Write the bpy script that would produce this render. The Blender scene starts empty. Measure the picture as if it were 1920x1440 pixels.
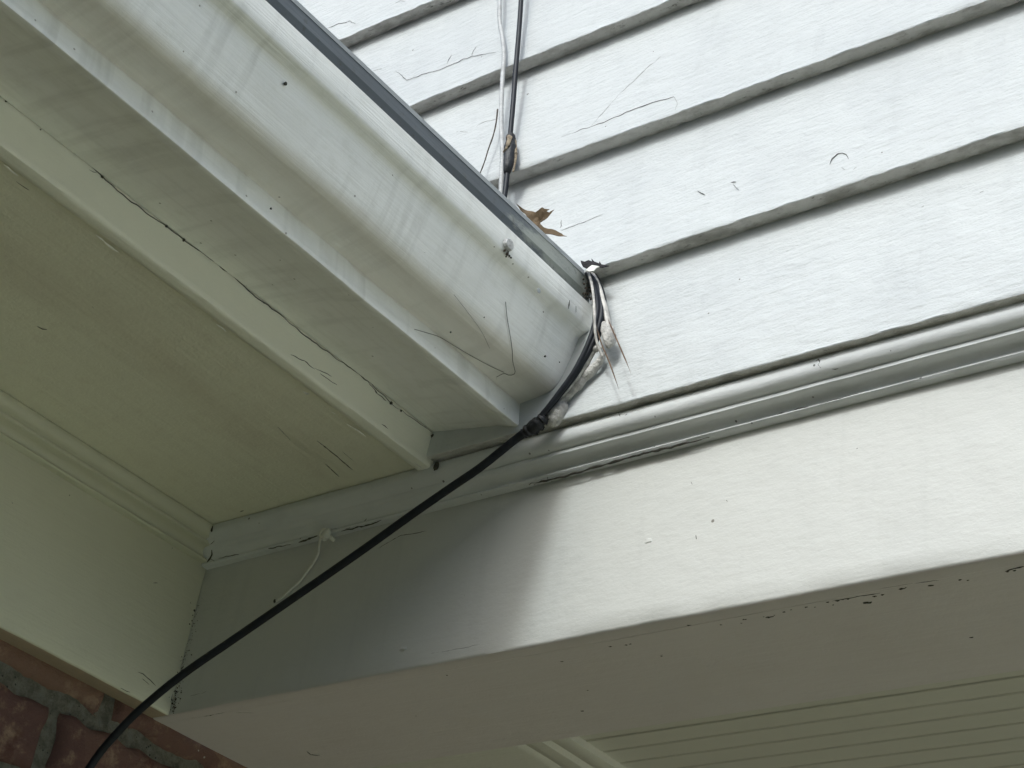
import bpy, bmesh, math, random
from mathutils import Vector, Matrix, noise

scene = bpy.context.scene
R = math.radians

# ------------------------------------------------------------------ camera
CAM_R = ((0.79326995, 0.59467522, 0.13070642),
         (-0.23830129, 0.5007798, -0.83212505),
         (-0.56029928, 0.62895229, 0.53896543))      # rows: right, down, forward
CAM = Vector((1.047533, -0.829668, -0.480339))
cam_data = bpy.data.cameras.new("camera")
cam_data.sensor_width = 36.0
cam_data.lens = 3200.0 / 1920.0 * 36.0
cam_data.clip_start = 0.01
cam_data.clip_end = 500.0
cam = bpy.data.objects.new("camera", cam_data)
scene.collection.objects.link(cam)
r_, d_, f_ = (Vector(v) for v in CAM_R)
cam.matrix_world = Matrix(((r_.x, -d_.x, -f_.x, CAM.x), (r_.y, -d_.y, -f_.y, CAM.y),
                           (r_.z, -d_.z, -f_.z, CAM.z), (0, 0, 0, 1)))
scene.camera = cam

# ------------------------------------------------------------------ light
SUN = Vector((0.16, -1.0, 0.92)).normalized()
world = bpy.data.worlds.new("World")
scene.world = world
world.use_nodes = True
wn = world.node_tree
wn.nodes.clear()
sky = wn.nodes.new("ShaderNodeTexSky")
sky.sky_type = 'NISHITA'
sky.sun_disc = False
sky.sun_elevation = math.asin(SUN.z)
sky.sun_rotation = math.atan2(SUN.x, SUN.y)
sky.air_density = 1.0
sky.dust_density = 7.0
sky.ozone_density = 3.0
bg = wn.nodes.new("ShaderNodeBackground")
bg.inputs["Strength"].default_value = 0.15
wo = wn.nodes.new("ShaderNodeOutputWorld")
wn.links.new(sky.outputs[0], bg.inputs[0])
wn.links.new(bg.outputs[0], wo.inputs[0])

sun_data = bpy.data.lights.new("sun", 'SUN')
sun_data.energy = 1.1
sun_data.angle = R(6.0)
sun_data.color = (1.0, 0.99, 0.965)
sun = bpy.data.objects.new("sun", sun_data)
sun.rotation_euler = SUN.to_track_quat('Z', 'Y').to_euler()
sun.location = (1.0, -4.0, 4.0)
scene.collection.objects.link(sun)

scene.view_settings.view_transform = 'Standard'
scene.view_settings.look = 'None'
scene.view_settings.exposure = 0.44
scene.view_settings.use_white_balance = True
scene.view_settings.white_balance_temperature = 5950
scene.view_settings.white_balance_tint = 4
scene.view_settings.gamma = 1.0
scene.cycles.max_bounces = 8
scene.cycles.diffuse_bounces = 6

rng = random.Random(7)


# ------------------------------------------------------------------ helpers
def ray(px, py):
    v = r_ * (px - 960.0) + d_ * (py - 720.0) + f_ * 3200.0
    return v.normalized()


def hit(px, py, q, n):
    """Where the sight line of a photo position meets a real surface plane (q, n)."""
    q, n = Vector(q), Vector(n)
    d = ray(px, py)
    return CAM + d * ((q - CAM).dot(n) / d.dot(n))


def on_y(px, py, y): return hit(px, py, (0, y, 0), (0, 1, 0))
def on_x(px, py, x): return hit(px, py, (x, 0, 0), (1, 0, 0))
def on_z(px, py, z): return hit(px, py, (0, 0, z), (0, 0, 1))


def ns(x, y=0.0, z=0.0):
    return noise.noise(Vector((x, y, z)))


def thing(name, label, cat, loc=(0, 0, 0), group=None):
    o = bpy.data.objects.new(name, None)
    o.empty_display_size = 0.05
    o.location = loc
    scene.collection.objects.link(o)
    o["label"] = label
    o["category"] = cat
    if group:
        o["group"] = group
    return o


def tag(o, label, cat, group=None):
    o["label"] = label
    o["category"] = cat
    if group:
        o["group"] = group
    return o


class MB:
    def __init__(self):
        self.v, self.f, self.m = [], [], []

    def vert(self, p):
        self.v.append(tuple(p))
        return len(self.v) - 1

    def face(self, ids, m=0):
        self.f.append(tuple(ids))
        self.m.append(m)

    def grid(self, rows, closed=False, m=0, mfun=None):
        """rows: list of rings/lines of points with the same count."""
        n = len(rows[0])
        base = len(self.v)
        for r in rows:
            for p in r:
                self.v.append(tuple(p))
        for i in range(len(rows) - 1):
            for j in range(n if closed else n - 1):
                k = (j + 1) % n
                a = base + i * n
                self.face((a + j, a + k, a + n + k, a + n + j), mfun(i, j) if mfun else m)
        return base, n

    def cap(self, base, n, flip=False, m=0):
        ids = list(range(base, base + n))
        self.face(ids[::-1] if flip else ids, m)

    def box(self, a, b, m=0):
        x0, y0, z0 = a
        x1, y1, z1 = b
        k = len(self.v)
        self.v += [(x0, y0, z0), (x1, y0, z0), (x1, y1, z0), (x0, y1, z0),
                   (x0, y0, z1), (x1, y0, z1), (x1, y1, z1), (x0, y1, z1)]
        for q in ((0, 3, 2, 1), (4, 5, 6, 7), (0, 1, 5, 4), (1, 2, 6, 5), (2, 3, 7, 6), (3, 0, 4, 7)):
            self.face([k + i for i in q], m)

    def tube(self, pts, rad, n=8, m=0, taper=False, sq=1.0, rfun=None):
        pts = [Vector(p) for p in pts]
        rows = []
        L = len(pts)
        prev = None
        for i, p in enumerate(pts):
            t = (pts[min(i + 1, L - 1)] - pts[max(i - 1, 0)])
            t = t.normalized() if t.length > 1e-9 else Vector((0, 0, 1))
            if prev is None:
                a = t.orthogonal().normalized()
            else:
                a = prev - t * prev.dot(t)
                a = a.normalized() if a.length > 1e-6 else t.orthogonal().normalized()
            prev = a
            b = t.cross(a)
            rr = rad
            if taper:
                u = i / max(1, L - 1)
                rr = rad * max(0.12, min(1.0, 5 * u, 5 * (1 - u)))
            if rfun:
                rr = rad * rfun(i / max(1, L - 1))
            rows.append([p + (a * math.cos(2 * math.pi * k / n) + b * sq * math.sin(2 * math.pi * k / n)) * rr
                         for k in range(n)])
        base, _ = self.grid(rows, True, m)
        self.cap(base, n, True, m)
        self.cap(base + n * (L - 1), n, False, m)

    def lump(self, c, rad, seed=0, amp=0.3, m=0, axes=None, nu=14, nv=10, freq=1.6):
        """Irregular rounded lump; axes = three vectors giving its half sizes."""
        c = Vector(c)
        ax = axes or (Vector((rad, 0, 0)), Vector((0, rad, 0)), Vector((0, 0, rad)))
        rows = []
        for i in range(1, nv):
            th = math.pi * i / nv
            row = []
            for j in range(nu):
                ph = 2 * math.pi * j / nu
                u = Vector((math.sin(th) * math.cos(ph), math.sin(th) * math.sin(ph), math.cos(th)))
                k = 1 + amp * ns(u.x * freq + seed, u.y * freq, u.z * freq)
                row.append(c + (ax[0] * u.x + ax[1] * u.y + ax[2] * u.z) * k)
            rows.append(row)
        base, n = self.grid(rows, True, m)
        self.cap(base, n, False, m)
        self.cap(base + n * (nv - 2), n, True, m)

    def build(self, name, mats, parent=None, sharp=38.0, smooth=True):
        me = bpy.data.meshes.new(name)
        me.from_pydata(self.v, [], self.f)
        bm = bmesh.new()
        bm.from_mesh(me)
        bm.faces.ensure_lookup_table()
        for i, f in enumerate(bm.faces):
            f.material_index = self.m[i]
            f.smooth = smooth
        bmesh.ops.recalc_face_normals(bm, faces=bm.faces)
        lim = R(sharp)
        for e in bm.edges:
            if len(e.link_faces) == 2 and e.calc_face_angle(0) > lim:
                e.smooth = False
        bm.to_mesh(me)
        bm.free()
        if not isinstance(mats, (list, tuple)):
            mats = [mats]
        for m_ in mats:
            me.materials.append(m_)
        o = bpy.data.objects.new(name, me)
        scene.collection.objects.link(o)
        if parent is not None:
            o.parent = parent
            o.matrix_parent_inverse = Matrix.Translation(-Vector(parent.location))
        return o


def spline(pts, step=0.006):
    """Smooth curve through points at uneven spacing."""
    pts = [Vector(p) for p in pts]
    L = len(pts)
    d = [max(1e-6, (pts[i + 1] - pts[i]).length) for i in range(L - 1)]
    u = [(pts[i + 1] - pts[i]) / d[i] for i in range(L - 1)]
    tan = [u[0]] + [(u[i - 1] * d[i] + u[i] * d[i - 1]) / (d[i - 1] + d[i]) for i in range(1, L - 1)] + [u[-1]]
    out = []
    for i in range(L - 1):
        n = max(2, min(60, int(d[i] / step)))
        for k in range(n):
            t = k / n
            h = (2 * t ** 3 - 3 * t ** 2 + 1, t ** 3 - 2 * t ** 2 + t, -2 * t ** 3 + 3 * t ** 2, t ** 3 - t ** 2)
            out.append(pts[i] * h[0] + tan[i] * (h[1] * d[i]) + pts[i + 1] * h[2] + tan[i + 1] * (h[3] * d[i]))
    out.append(pts[-1])
    return out


def crack(mb, pix, q, n, rad=0.0004, jit=0.0006, m=1, seed=0, step=0.0022, lift=0.0):
    """A split in the paint: a thin irregular ridge along photo positions on surface (q, n)."""
    n = Vector(n).normalized()
    q = Vector(q) + n * lift
    pts = [hit(px, py, q, n) for px, py in pix]
    out = []
    for a, b in zip(pts[:-1], pts[1:]):
        k = max(1, int((b - a).length / step))
        out += [a.lerp(b, i / k) for i in range(k)]
    out.append(pts[-1])
    u = n.orthogonal().normalized()
    w = n.cross(u)
    res = []
    for i, p in enumerate(out):
        j = jit if 0 < i < len(out) - 1 else 0
        res.append(p + u * j * ns(p.x * 160 + seed, p.y * 160, p.z * 160) * 1.6
                   + w * j * ns(p.x * 160, p.y * 160 + seed + 9, p.z * 160) * 1.6)
    mb.tube(res, rad, 5, m, taper=True,
            rfun=lambda t: (0.35 + 0.65 * min(1, 6 * t, 6 * (1 - t))) * (0.75 + 0.6 * ns(t * 17 + seed, seed)))


def lin(c):
    return tuple(((v / 255.0) / 12.92 if v <= 10 else (((v / 255.0) + 0.055) / 1.055) ** 2.4) for v in c)


# ------------------------------------------------------------------ materials
class NT:
    def __init__(self, name, rough=0.5, spec=0.4):
        self.mat = bpy.data.materials.new(name)
        self.mat.use_nodes = True
        self.t = self.mat.node_tree
        self.b = self.t.nodes["Principled BSDF"]
        self.b.inputs["Roughness"].default_value = rough
        self.b.inputs["Specular IOR Level"].default_value = spec
        g = self.t.nodes.new("ShaderNodeNewGeometry")
        self.pos = g.outputs["Position"]

    def link(self, a, b):
        self.t.links.new(a, b)

    def math(self, op, a, b=None, clamp=False):
        n = self.t.nodes.new("ShaderNodeMath")
        n.operation = op
        n.use_clamp = clamp
        for i, v in enumerate((a, b)):
            if v is None:
                continue
            if isinstance(v, (int, float)):
                n.inputs[i].default_value = v
            else:
                self.link(v, n.inputs[i])
        return n.outputs[0]

    def scaled(self, vec, rot=(0, 0, 0)):
        n = self.t.nodes.new("ShaderNodeMapping")
        n.inputs["Scale"].default_value = vec
        n.inputs["Rotation"].default_value = rot
        self.link(self.pos, n.inputs["Vector"])
        return n.outputs[0]

    def noise(self, scale=(1, 1, 1), detail=4.0, rough=0.55, dist=0.0):
        n = self.t.nodes.new("ShaderNodeTexNoise")
        n.inputs["Scale"].default_value = 1.0
        n.inputs["Detail"].default_value = detail
        n.inputs["Roughness"].default_value = rough
        n.inputs["Distortion"].default_value = dist
        self.link(self.scaled(scale), n.inputs["Vector"])
        return n.outputs["Fac"]

    def ramp(self, v, lo, hi, a=0.0, b=1.0, smooth=True):
        n = self.t.nodes.new("ShaderNodeMapRange")
        n.interpolation_type = 'SMOOTHSTEP' if smooth else 'LINEAR'
        n.inputs["From Min"].default_value = lo
        n.inputs["From Max"].default_value = hi
        n.inputs["To Min"].default_value = a
        n.inputs["To Max"].default_value = b
        self.link(v, n.inputs["Value"])
        return n.outputs[0]

    def specks(self, scale, size, keep):
        """Scattered dirt flecks: a small share of the cells carry a dot."""
        n = self.t.nodes.new("ShaderNodeTexVoronoi")
        n.inputs["Scale"].default_value = scale
        self.link(self.pos, n.inputs["Vector"])
        near = self.math('LESS_THAN', n.outputs["Distance"], size)
        sep = self.t.nodes.new("ShaderNodeSeparateColor")
        self.link(n.outputs["Color"], sep.inputs[0])
        pick = self.math('LESS_THAN', sep.outputs[0], keep)
        return self.math('MULTIPLY', near, pick)

    def mix(self, fac, a, b):
        n = self.t.nodes.new("ShaderNodeMix")
        n.data_type = 'RGBA'
        for sock, v in ((n.inputs["Factor"], fac), (n.inputs["A"], a), (n.inputs["B"], b)):
            if isinstance(v, (tuple, list)):
                sock.default_value = (*v[:3], 1.0)
            elif isinstance(v, (int, float)):
                sock.default_value = v
            else:
                self.link(v, sock)
        return n.outputs["Result"]

    def color(self, c):
        if isinstance(c, tuple):
            self.b.inputs["Base Color"].default_value = (*c, 1.0)
        else:
            self.link(c, self.b.inputs["Base Color"])

    def bump(self, heights):
        """heights: list of (socket, distance in metres)."""
        prev = None
        for h, dist in heights:
            n = self.t.nodes.new("ShaderNodeBump")
            n.inputs["Strength"].default_value = 1.0
            n.inputs["Distance"].default_value = dist
            self.link(h, n.inputs["Height"])
            if prev is not None:
                self.link(prev, n.inputs["Normal"])
            prev = n.outputs[0]
        self.link(prev, self.b.inputs["Normal"])


def paint(name, base, rough=0.55, grain=(10, 260, 260), grain_d=0.0006, fine_d=0.0003, blotch=0.10,
          tint=None, blotch_scale=(9, 9, 9), speck=None, spec=0.35, streak=None, streak_amt=0.0, grit=None):
    m = NT(name, rough, spec)
    tint = tint or tuple(v * 0.8 for v in base)
    big = m.ramp(m.noise(blotch_scale, 5, 0.6), 0.42, 0.72)
    small = m.ramp(m.noise((70, 70, 70), 4, 0.65), 0.48, 0.75)
    col = m.mix(m.math('MULTIPLY', big, blotch * 4), base, tint)
    col = m.mix(m.math('MULTIPLY', small, blotch * 2), col, tint)
    if streak:
        st = m.ramp(m.noise(streak, 3, 0.6), 0.52, 0.74)
        col = m.mix(m.math('MULTIPLY', st, streak_amt), col, tuple(v * 0.55 for v in base))
    for sc, sz, kp, dark in (speck or ()):
        col = m.mix(m.specks(sc, sz, kp), col, dark)
    if grit:                                  # caked dirt in ragged patches
        g1 = m.ramp(m.noise((75, 230, 230), 7, 0.75), 0.56, 0.66)
        g2 = m.ramp(m.noise((9, 30, 30), 4, 0.6), 0.40, 0.62)
        col = m.mix(m.math('MULTIPLY', g1, g2), col, grit)
    oi = m.t.nodes.new("ShaderNodeObjectInfo")
    col = m.mix(m.math('MULTIPLY', oi.outputs["Random"], 0.16), col, tint)
    m.color(col)
    m.bump([(m.noise(grain, 4, 0.6), grain_d), (m.noise((420, 420, 420), 3, 0.6), fine_d),
            (m.noise((28, 28, 28), 3, 0.5), 0.0012)])
    return m.mat


DARK = (0.035, 0.035, 0.028)
M = {}
M["siding"] = paint("white_siding_paint", (0.55, 0.57, 0.565), 0.5, (40, 150, 150), 0.0013, 0.0004, 0.13,
                    tint=(0.46, 0.48, 0.485), streak=(70, 70, 7), streak_amt=0.10, speck=((38, 0.045, 0.16, (0.2, 0.2, 0.18)), (90, 0.06, 0.05, (0.15, 0.14, 0.12))))
M["face"] = paint("white_board_paint", (0.575, 0.578, 0.545), 0.5, (50, 170, 170), 0.0004, 0.00018, 0.06,
                  tint=(0.49, 0.50, 0.48), streak=(60, 60, 6), streak_amt=0.10, speck=((40, 0.05, 0.10, (0.16, 0.15, 0.12)), (24, 0.03, 0.25, (0.1, 0.09, 0.07))))
M["under"] = paint("weathered_underside_paint", (0.66, 0.65, 0.62), 0.75, (30, 140, 140), 0.0025, 0.0012, 0.20,
                   tint=(0.30, 0.29, 0.26), blotch_scale=(30, 70, 70), grit=(0.16, 0.155, 0.135))
M["mould"] = paint("grey_white_moulding_paint", (0.67, 0.685, 0.68), 0.45, (30, 200, 200), 0.0004, 0.0002, 0.12,
                   tint=(0.51, 0.525, 0.52), blotch_scale=(13, 40, 40),
                   speck=((60, 0.06, 0.22, (0.12, 0.12, 0.11)), (130, 0.10, 0.12, (0.25, 0.25, 0.24))))
M["frieze"] = paint("cream_frieze_paint", (0.565, 0.56, 0.435), 0.5, (260, 12, 260), 0.0004, 0.0002, 0.06,
                    tint=(0.47, 0.46, 0.35), speck=((40, 0.04, 0.10, (0.15, 0.14, 0.11)),))
M["soffit"] = paint("cream_soffit_paint", (0.73, 0.725, 0.585), 0.6, (160, 9, 160), 0.0008, 0.0004, 0.16,
                    tint=(0.60, 0.57, 0.45), blotch_scale=(11, 5, 11), speck=((22, 0.03, 0.10, (0.2, 0.19, 0.14)),))
M["fascia"] = paint("cream_fascia_paint", (0.81, 0.81, 0.70), 0.5, (260, 14, 260), 0.0006, 0.0003, 0.06,
                    tint=(0.68, 0.68, 0.60), speck=((60, 0.05, 0.06, (0.15, 0.14, 0.11)),))
M["beamunder"] = paint("beam_underside_paint", (0.65, 0.61, 0.60), 0.55, (10, 200, 200), 0.0003, 0.0002, 0.07,
                       tint=(0.57, 0.515, 0.48), speck=((30, 0.035, 0.12, (0.1, 0.09, 0.07)),))
M["bead"] = paint("porch_ceiling_paint", (0.60, 0.585, 0.515), 0.5, (12, 240, 240), 0.0003, 0.0002, 0.06,
                  tint=(0.52, 0.52, 0.44))
m = NT("weathered_white_gutter_enamel", 0.30, 0.7)
gb, gt = (0.86, 0.865, 0.83), (0.66, 0.66, 0.60)
col = m.mix(m.math('MULTIPLY', m.ramp(m.noise((24, 5, 16), 5, 0.65), 0.42, 0.75), 0.6), gb, gt)
col = m.mix(m.math('MULTIPLY', m.ramp(m.noise((80, 60, 80), 5, 0.7), 0.48, 0.75), 0.35), col, gt)
st = m.math('MULTIPLY', m.ramp(m.noise((7, 75, 7), 3, 0.6), 0.48, 0.68), m.ramp(m.noise((10, 6, 10), 3, 0.6), 0.32, 0.6))
col = m.mix(m.math('MULTIPLY', st, 0.30), col, (0.46, 0.46, 0.42))
hatch = m.ramp(m.noise((300, 10, 300), 4, 0.6), 0.5, 0.75)
col = m.mix(m.math('MULTIPLY', hatch, 0.22), col, (0.58, 0.58, 0.53))
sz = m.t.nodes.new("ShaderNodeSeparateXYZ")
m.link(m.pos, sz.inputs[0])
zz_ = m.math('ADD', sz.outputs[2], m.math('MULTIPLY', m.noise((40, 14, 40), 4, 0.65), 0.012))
shade_tint = m.math('MULTIPLY', m.ramp(zz_, 0.2080, 0.1990), m.ramp(zz_, 0.1910, 0.1935))
col = m.mix(m.math('MULTIPLY', shade_tint, 0.40), col, (0.56, 0.51, 0.43))  # shade of the gutter's lower shelf painted in as a beige-brown band
col = m.mix(m.specks(34, 0.028, 0.07), col, (0.10, 0.10, 0.085))
col = m.mix(m.specks(130, 0.10, 0.08), col, (0.35, 0.34, 0.30))
m.color(col)
m.bump([(m.noise((420, 14, 420), 4, 0.6), 0.00045), (m.noise((500, 500, 500), 3, 0.6), 0.00012), (m.noise((30, 12, 30), 3, 0.5), 0.0016)])
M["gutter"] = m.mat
m = NT("grey_flashing_metal", 0.4, 0.5)
wash = m.t.nodes.new("ShaderNodeSeparateXYZ")
m.link(m.pos, wash.inputs[0])
wy = m.math('ADD', wash.outputs[1], m.math('MULTIPLY', m.ramp(m.noise((30, 18, 60), 5, 0.7), 0.2, 0.8), 0.16))
col = m.mix(m.ramp(m.noise((20, 9, 20), 5, 0.6), 0.4, 0.7), (0.095, 0.112, 0.130), (0.070, 0.082, 0.095))
col = m.mix(m.ramp(wy, -0.05, 0.02), col, (0.29, 0.31, 0.28))
col = m.mix(m.math('MULTIPLY', m.ramp(m.noise((160, 160, 160), 5, 0.7), 0.55, 0.7), 0.6), col, (0.06, 0.065, 0.06))
m.color(col)
m.bump([(m.noise((300, 12, 300), 3), 0.0002)])
M["drip"] = m.mat
M["hem"] = paint("grey_flashing_hem", (0.33, 0.35, 0.36), 0.45, (300, 10, 300), 0.0002, 0.0001, 0.15)
M["shingle"] = paint("asphalt_shingle", (0.07, 0.068, 0.065), 0.9, (300, 300, 300), 0.002, 0.001, 0.2)


def plain(name, col, rough=0.5, spec=0.4, var=0.15, bump=0.0002, scale=120):
    m = NT(name, rough, spec)
    m.color(m.mix(m.ramp(m.noise((scale, scale, scale), 4), 0.35, 0.7), col, tuple(v * (1 - var * 2.2) for v in col)))
    m.bump([(m.noise((scale * 3, scale * 3, scale * 3), 3), bump)])
    return m.mat


M["crack"] = plain("dark_paint_crack", (0.085, 0.083, 0.07), 0.9, 0.1)
M["hair"] = plain("grey_hairline_split", (0.17, 0.17, 0.16), 0.9, 0.1)
M["flake"] = plain("pale_bare_edge", (0.82, 0.82, 0.76), 0.7, 0.2)
M["black"] = plain("black_cable_jacket", (0.010, 0.013, 0.019), 0.5, 0.3, 0.2, 0.00008)
M["tape"] = plain("black_tape", (0.016, 0.018, 0.022), 0.5, 0.4, 0.3, 0.0008)
M["whitecable"] = plain("painted_white_cable", (0.50, 0.51, 0.51), 0.5, 0.4, 0.12, 0.0008)
M["greywire"] = plain("grey_white_wire_jacket", (0.58, 0.56, 0.52), 0.45, 0.4, 0.2, 0.0004)
M["caulk"] = plain("old_white_caulk", (0.60, 0.585, 0.55), 0.65, 0.3, 0.2, 0.0016, 160)
M["leaf"] = plain("dry_brown_leaf", (0.125, 0.085, 0.043), 0.7, 0.3, 0.2, 0.0004, 90)
M["scrap"] = plain("black_rotten_leaf", (0.03, 0.028, 0.03), 0.8, 0.2, 0.25, 0.001, 160)
M["twig"] = plain("grey_brown_twig", (0.09, 0.075, 0.06), 0.8, 0.2, 0.25, 0.0006, 300)
M["needle"] = plain("brown_pine_needle", (0.13, 0.08, 0.045), 0.6, 0.3, 0.2)
M["web"] = plain("grey_cobweb_thread", (0.20, 0.20, 0.17), 0.8, 0.2, 0.2)
M["steel"] = plain("painted_nail_head", (0.55, 0.55, 0.54), 0.4, 0.5, 0.2, 0.0006, 300)
M["tan"] = plain("tan_torn_sleeve", (0.33, 0.27, 0.19), 0.7, 0.3, 0.3, 0.001, 300)
M["barewood"] = paint("stained_board_edge", (0.36, 0.29, 0.21), 0.75, (200, 12, 200), 0.0008, 0.0004, 0.18)
M["painted"] = paint("paint_covered_thread", (0.70, 0.70, 0.62), 0.55, (200, 200, 200), 0.0006, 0.0004, 0.08)

# brick and mortar
m = NT("old_red_brick", 0.85, 0.2)
v = m.t.nodes.new("ShaderNodeTexVoronoi")
v.inputs["Scale"].default_value = 9.0
m.link(m.scaled((0.2, 1.0, 1.6)), v.inputs["Vector"])
sp = m.t.nodes.new("ShaderNodeSeparateColor")
m.link(v.outputs["Color"], sp.inputs[0])
base = m.mix(sp.outputs[0], (0.31, 0.195, 0.135), (0.175, 0.098, 0.086))
base = m.mix(m.ramp(m.noise((45, 45, 45), 6, 0.7), 0.5, 0.72), base, (0.42, 0.29, 0.20))
base = m.mix(m.ramp(m.noise((24, 24, 24), 5, 0.7), 0.55, 0.75), base, (0.12, 0.055, 0.045))
base = m.mix(m.specks(180, 0.16, 0.04), base, (0.6, 0.55, 0.5))
m.color(base)
m.bump([(m.noise((80, 80, 80), 7, 0.75), 0.007), (m.noise((420, 420, 420), 3, 0.6), 0.0012)])
M["brick"] = m.mat
m = NT("grey_lime_mortar", 0.95, 0.1)
base = m.mix(m.ramp(m.noise((120, 120, 120), 6, 0.75), 0.35, 0.7), (0.34, 0.33, 0.265), (0.17, 0.165, 0.13))
base = m.mix(m.specks(420, 0.35, 0.10), base, (0.09, 0.09, 0.08))
m.color(base)
m.bump([(m.noise((130, 130, 130), 7, 0.8), 0.009), (m.noise((600, 600, 600), 3, 0.6), 0.002)])
M["mortar"] = m.mat
m = NT("dry_lawn", 0.95, 0.1)
m.color(m.mix(m.ramp(m.noise((1.2, 1.2, 1.2), 6, 0.7), 0.35, 0.65), (0.27, 0.29, 0.12), (0.31, 0.31, 0.16)))
m.bump([(m.noise((60, 60, 60), 5, 0.7), 0.03)])
M["lawn"] = m.mat
m = NT("pale_bounce_sheet", 0.9, 0.2)  # pale tan surface of the added bounce sheet
m.color(m.mix(m.ramp(m.noise((3, 3, 3), 6, 0.7), 0.35, 0.65), (0.66, 0.64, 0.50), (0.56, 0.54, 0.42)))
m.bump([(m.noise((90, 90, 90), 4, 0.7), 0.004)])
M["bounce"] = m.mat
m = NT("tree_foliage", 0.8, 0.2)
m.color(m.mix(m.ramp(m.noise((6, 6, 6), 6, 0.8), 0.35, 0.65), (0.09, 0.11, 0.045), (0.05, 0.07, 0.03)))
m.bump([(m.noise((14, 14, 14), 5, 0.8), 0.2)])
M["tree"] = m.mat


# ------------------------------------------------------------------ ground
g = MB()
n_ = 40
g.grid([[(-60 + 120 * i / n_, -60 + 120 * j / n_, -2.1 + 0.03 * ns(i * 0.7, j * 0.7)) for i in range(n_ + 1)]
        for j in range(n_ + 1)])
ground = g.build("ground", M["lawn"])
ground["kind"] = "structure"
g = MB()
g.grid([[(1.7 + 9.0 * i / 12, -14 + 30 * j / 30, -2.03) for i in range(13)] for j in range(31)])
bounce_obj = g.build("bounce_sheet", M["bounce"])  # unseen pale sheet added to bounce light up onto gutter and fascia
bounce_obj["kind"] = "structure"


# unseen trees added to block low sky light under the eave
mb = MB()
for i in range(34):
    a = R(-178 + i * 5.9)
    if -42 <= -178 + i * 5.9 < 75:
        continue                          # gap left so low sky light reaches the gutter
    d = 9.5 + 2.0 * ns(i * 1.7, 3.0)
    az = -178 + i * 5.9
    h = (3.9 if -80 < az < -42 else 1.5) + 1.0 * ns(i * 2.3, 8.0)  # taller here to darken the beam face under the eave
    c = Vector((math.cos(a) * d, math.sin(a) * d, -2.1))
    mb.tube([c, c + Vector((0, 0, h * 0.8))], 0.14, 8, 1)
    for k in range(4 if h > 4 else 3):
        mb.lump(c + Vector((ns(i, k) * 1.2, ns(k, i) * 1.2, 1.0 + k * h * 0.36)), 1.0, i * 3 + k, 0.45, 0,
                (Vector((1.5, 0, 0)), Vector((0, 1.5, 0)), Vector((0, 0, 1.25))), 24, 16, 3.0)
o = mb.build("added_trees", [M["tree"], M["twig"]])
o["kind"] = "stuff"
o["label"] = "belt of dark green trees added out of view to block the low sky"
o["category"] = "trees"


# ------------------------------------------------------------------ clapboard wall (wall plane y = 0, faces -y)
YB, YT = -0.029, -0.0158          # front of a board at its butt and where the next board covers it


def xs_fine(x0=-1.1, x1=2.4, a=-0.02, b=0.86, fine=0.003, coarse=0.05):
    out, x = [], x0
    while x < x1:
        out.append(x)
        x += fine if a <= x < b else coarse
    out.append(x1)
    return out


BUTTS = [((1060, 785), (1920, 550)), ((1200, 476), (1920, 236)), ((906, 344), (1852, 0)), ((768, 199), (1200, 24)),
         ((633, 76), (810, 2))]
lines = []
for a, b in BUTTS:
    A, B = on_y(*a, YB), on_y(*b, YB)
    lines.append((A.x, A.z, (B.z - A.z) / (B.x - A.x)))
for k in range(5):
    x_, z_, s_ = lines[4]
    lines.append((x_, z_ + 0.141 * (k + 1), s_ * 0.8))
lines.append((0, 1.55, 0))


def zbutt(k, x):
    x0, z0, s = lines[k]
    return z0 + s * (x - x0)


def board_plane(k):
    x0, z0, s = lines[k]
    zt = zbutt(k + 1, x0)
    q = Vector((x0, YB, z0))
    u = Vector((1, 0, s))
    w = Vector((0, YT - YB, zt - z0))
    n = u.cross(w).normalized()
    if n.y > 0:
        n = -n
    return q, n


CR = {0: [], 1: [], 2: [], 3: [], 4: []}
# splits in the paint, as photo positions on the board that carries them
CR[3] += [([(742, 132), (752, 140), (763, 150), (790, 140), (822, 132), (845, 122), (868, 112), (885, 105), (930, 98)], 0.0006),
          ([(838, 120), (847, 102)], 0.0005), ([(884, 104), (893, 87)], 0.0004), ([(700, 132), (716, 128)], 0.0004)]
CR[4] += [([(612, 54), (632, 46), (655, 39), (667, 44)], 0.0006), ([(740, 6), (750, 1), (760, 3)], 0.0004)]
CR[2] += [([(968, 290), (980, 289), (995, 281), (1030, 266), (1065, 252), (1100, 240), (1135, 228), (1165, 214), (1200, 201), (1240, 187),
            (1262, 182), (1270, 196), (1267, 206)], 0.0006),
          ([(840, 243), (845, 251), (862, 246), (880, 249)], 0.0006), ([(893, 238), (905, 230), (935, 222)], 0.0004),
          ([(1108, 236), (1130, 212), (1160, 178), (1200, 140), (1240, 105)], 0.00028),
          ([(910, 328), (918, 318), (936, 311)], 0.0006), ([(1018, 68), (1024, 76), (1038, 75)], 0.0004)]
CR[1] += [([(1556, 308), (1560, 298), (1569, 289), (1578, 287), (1588, 288), (1591, 298)], 0.0009),
          ([(1308, 358), (1322, 365)], 0.0008), ([(1370, 342), (1380, 341)], 0.0009), ([(1374, 346), (1386, 357)], 0.0006),
          ([(1053, 412), (1050, 428)], 0.0007), ([(1052, 433), (1075, 424), (1100, 414), (1130, 402)], 0.0004),
          ([(1578, 314), (1584, 318)], 0.0007), ([(1600, 318), (1606, 313)], 0.0006)]
CR[0] += [([(1837, 361), (1844, 358)], 0.0006), ([(1728, 389), (1732, 386)], 0.0007), ([(1474, 472), (1478, 470)], 0.0007),
          ([(1320, 492), (1332, 490)], 0.0005), ([(1582, 619), (1588, 616)], 0.0005)]
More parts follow.
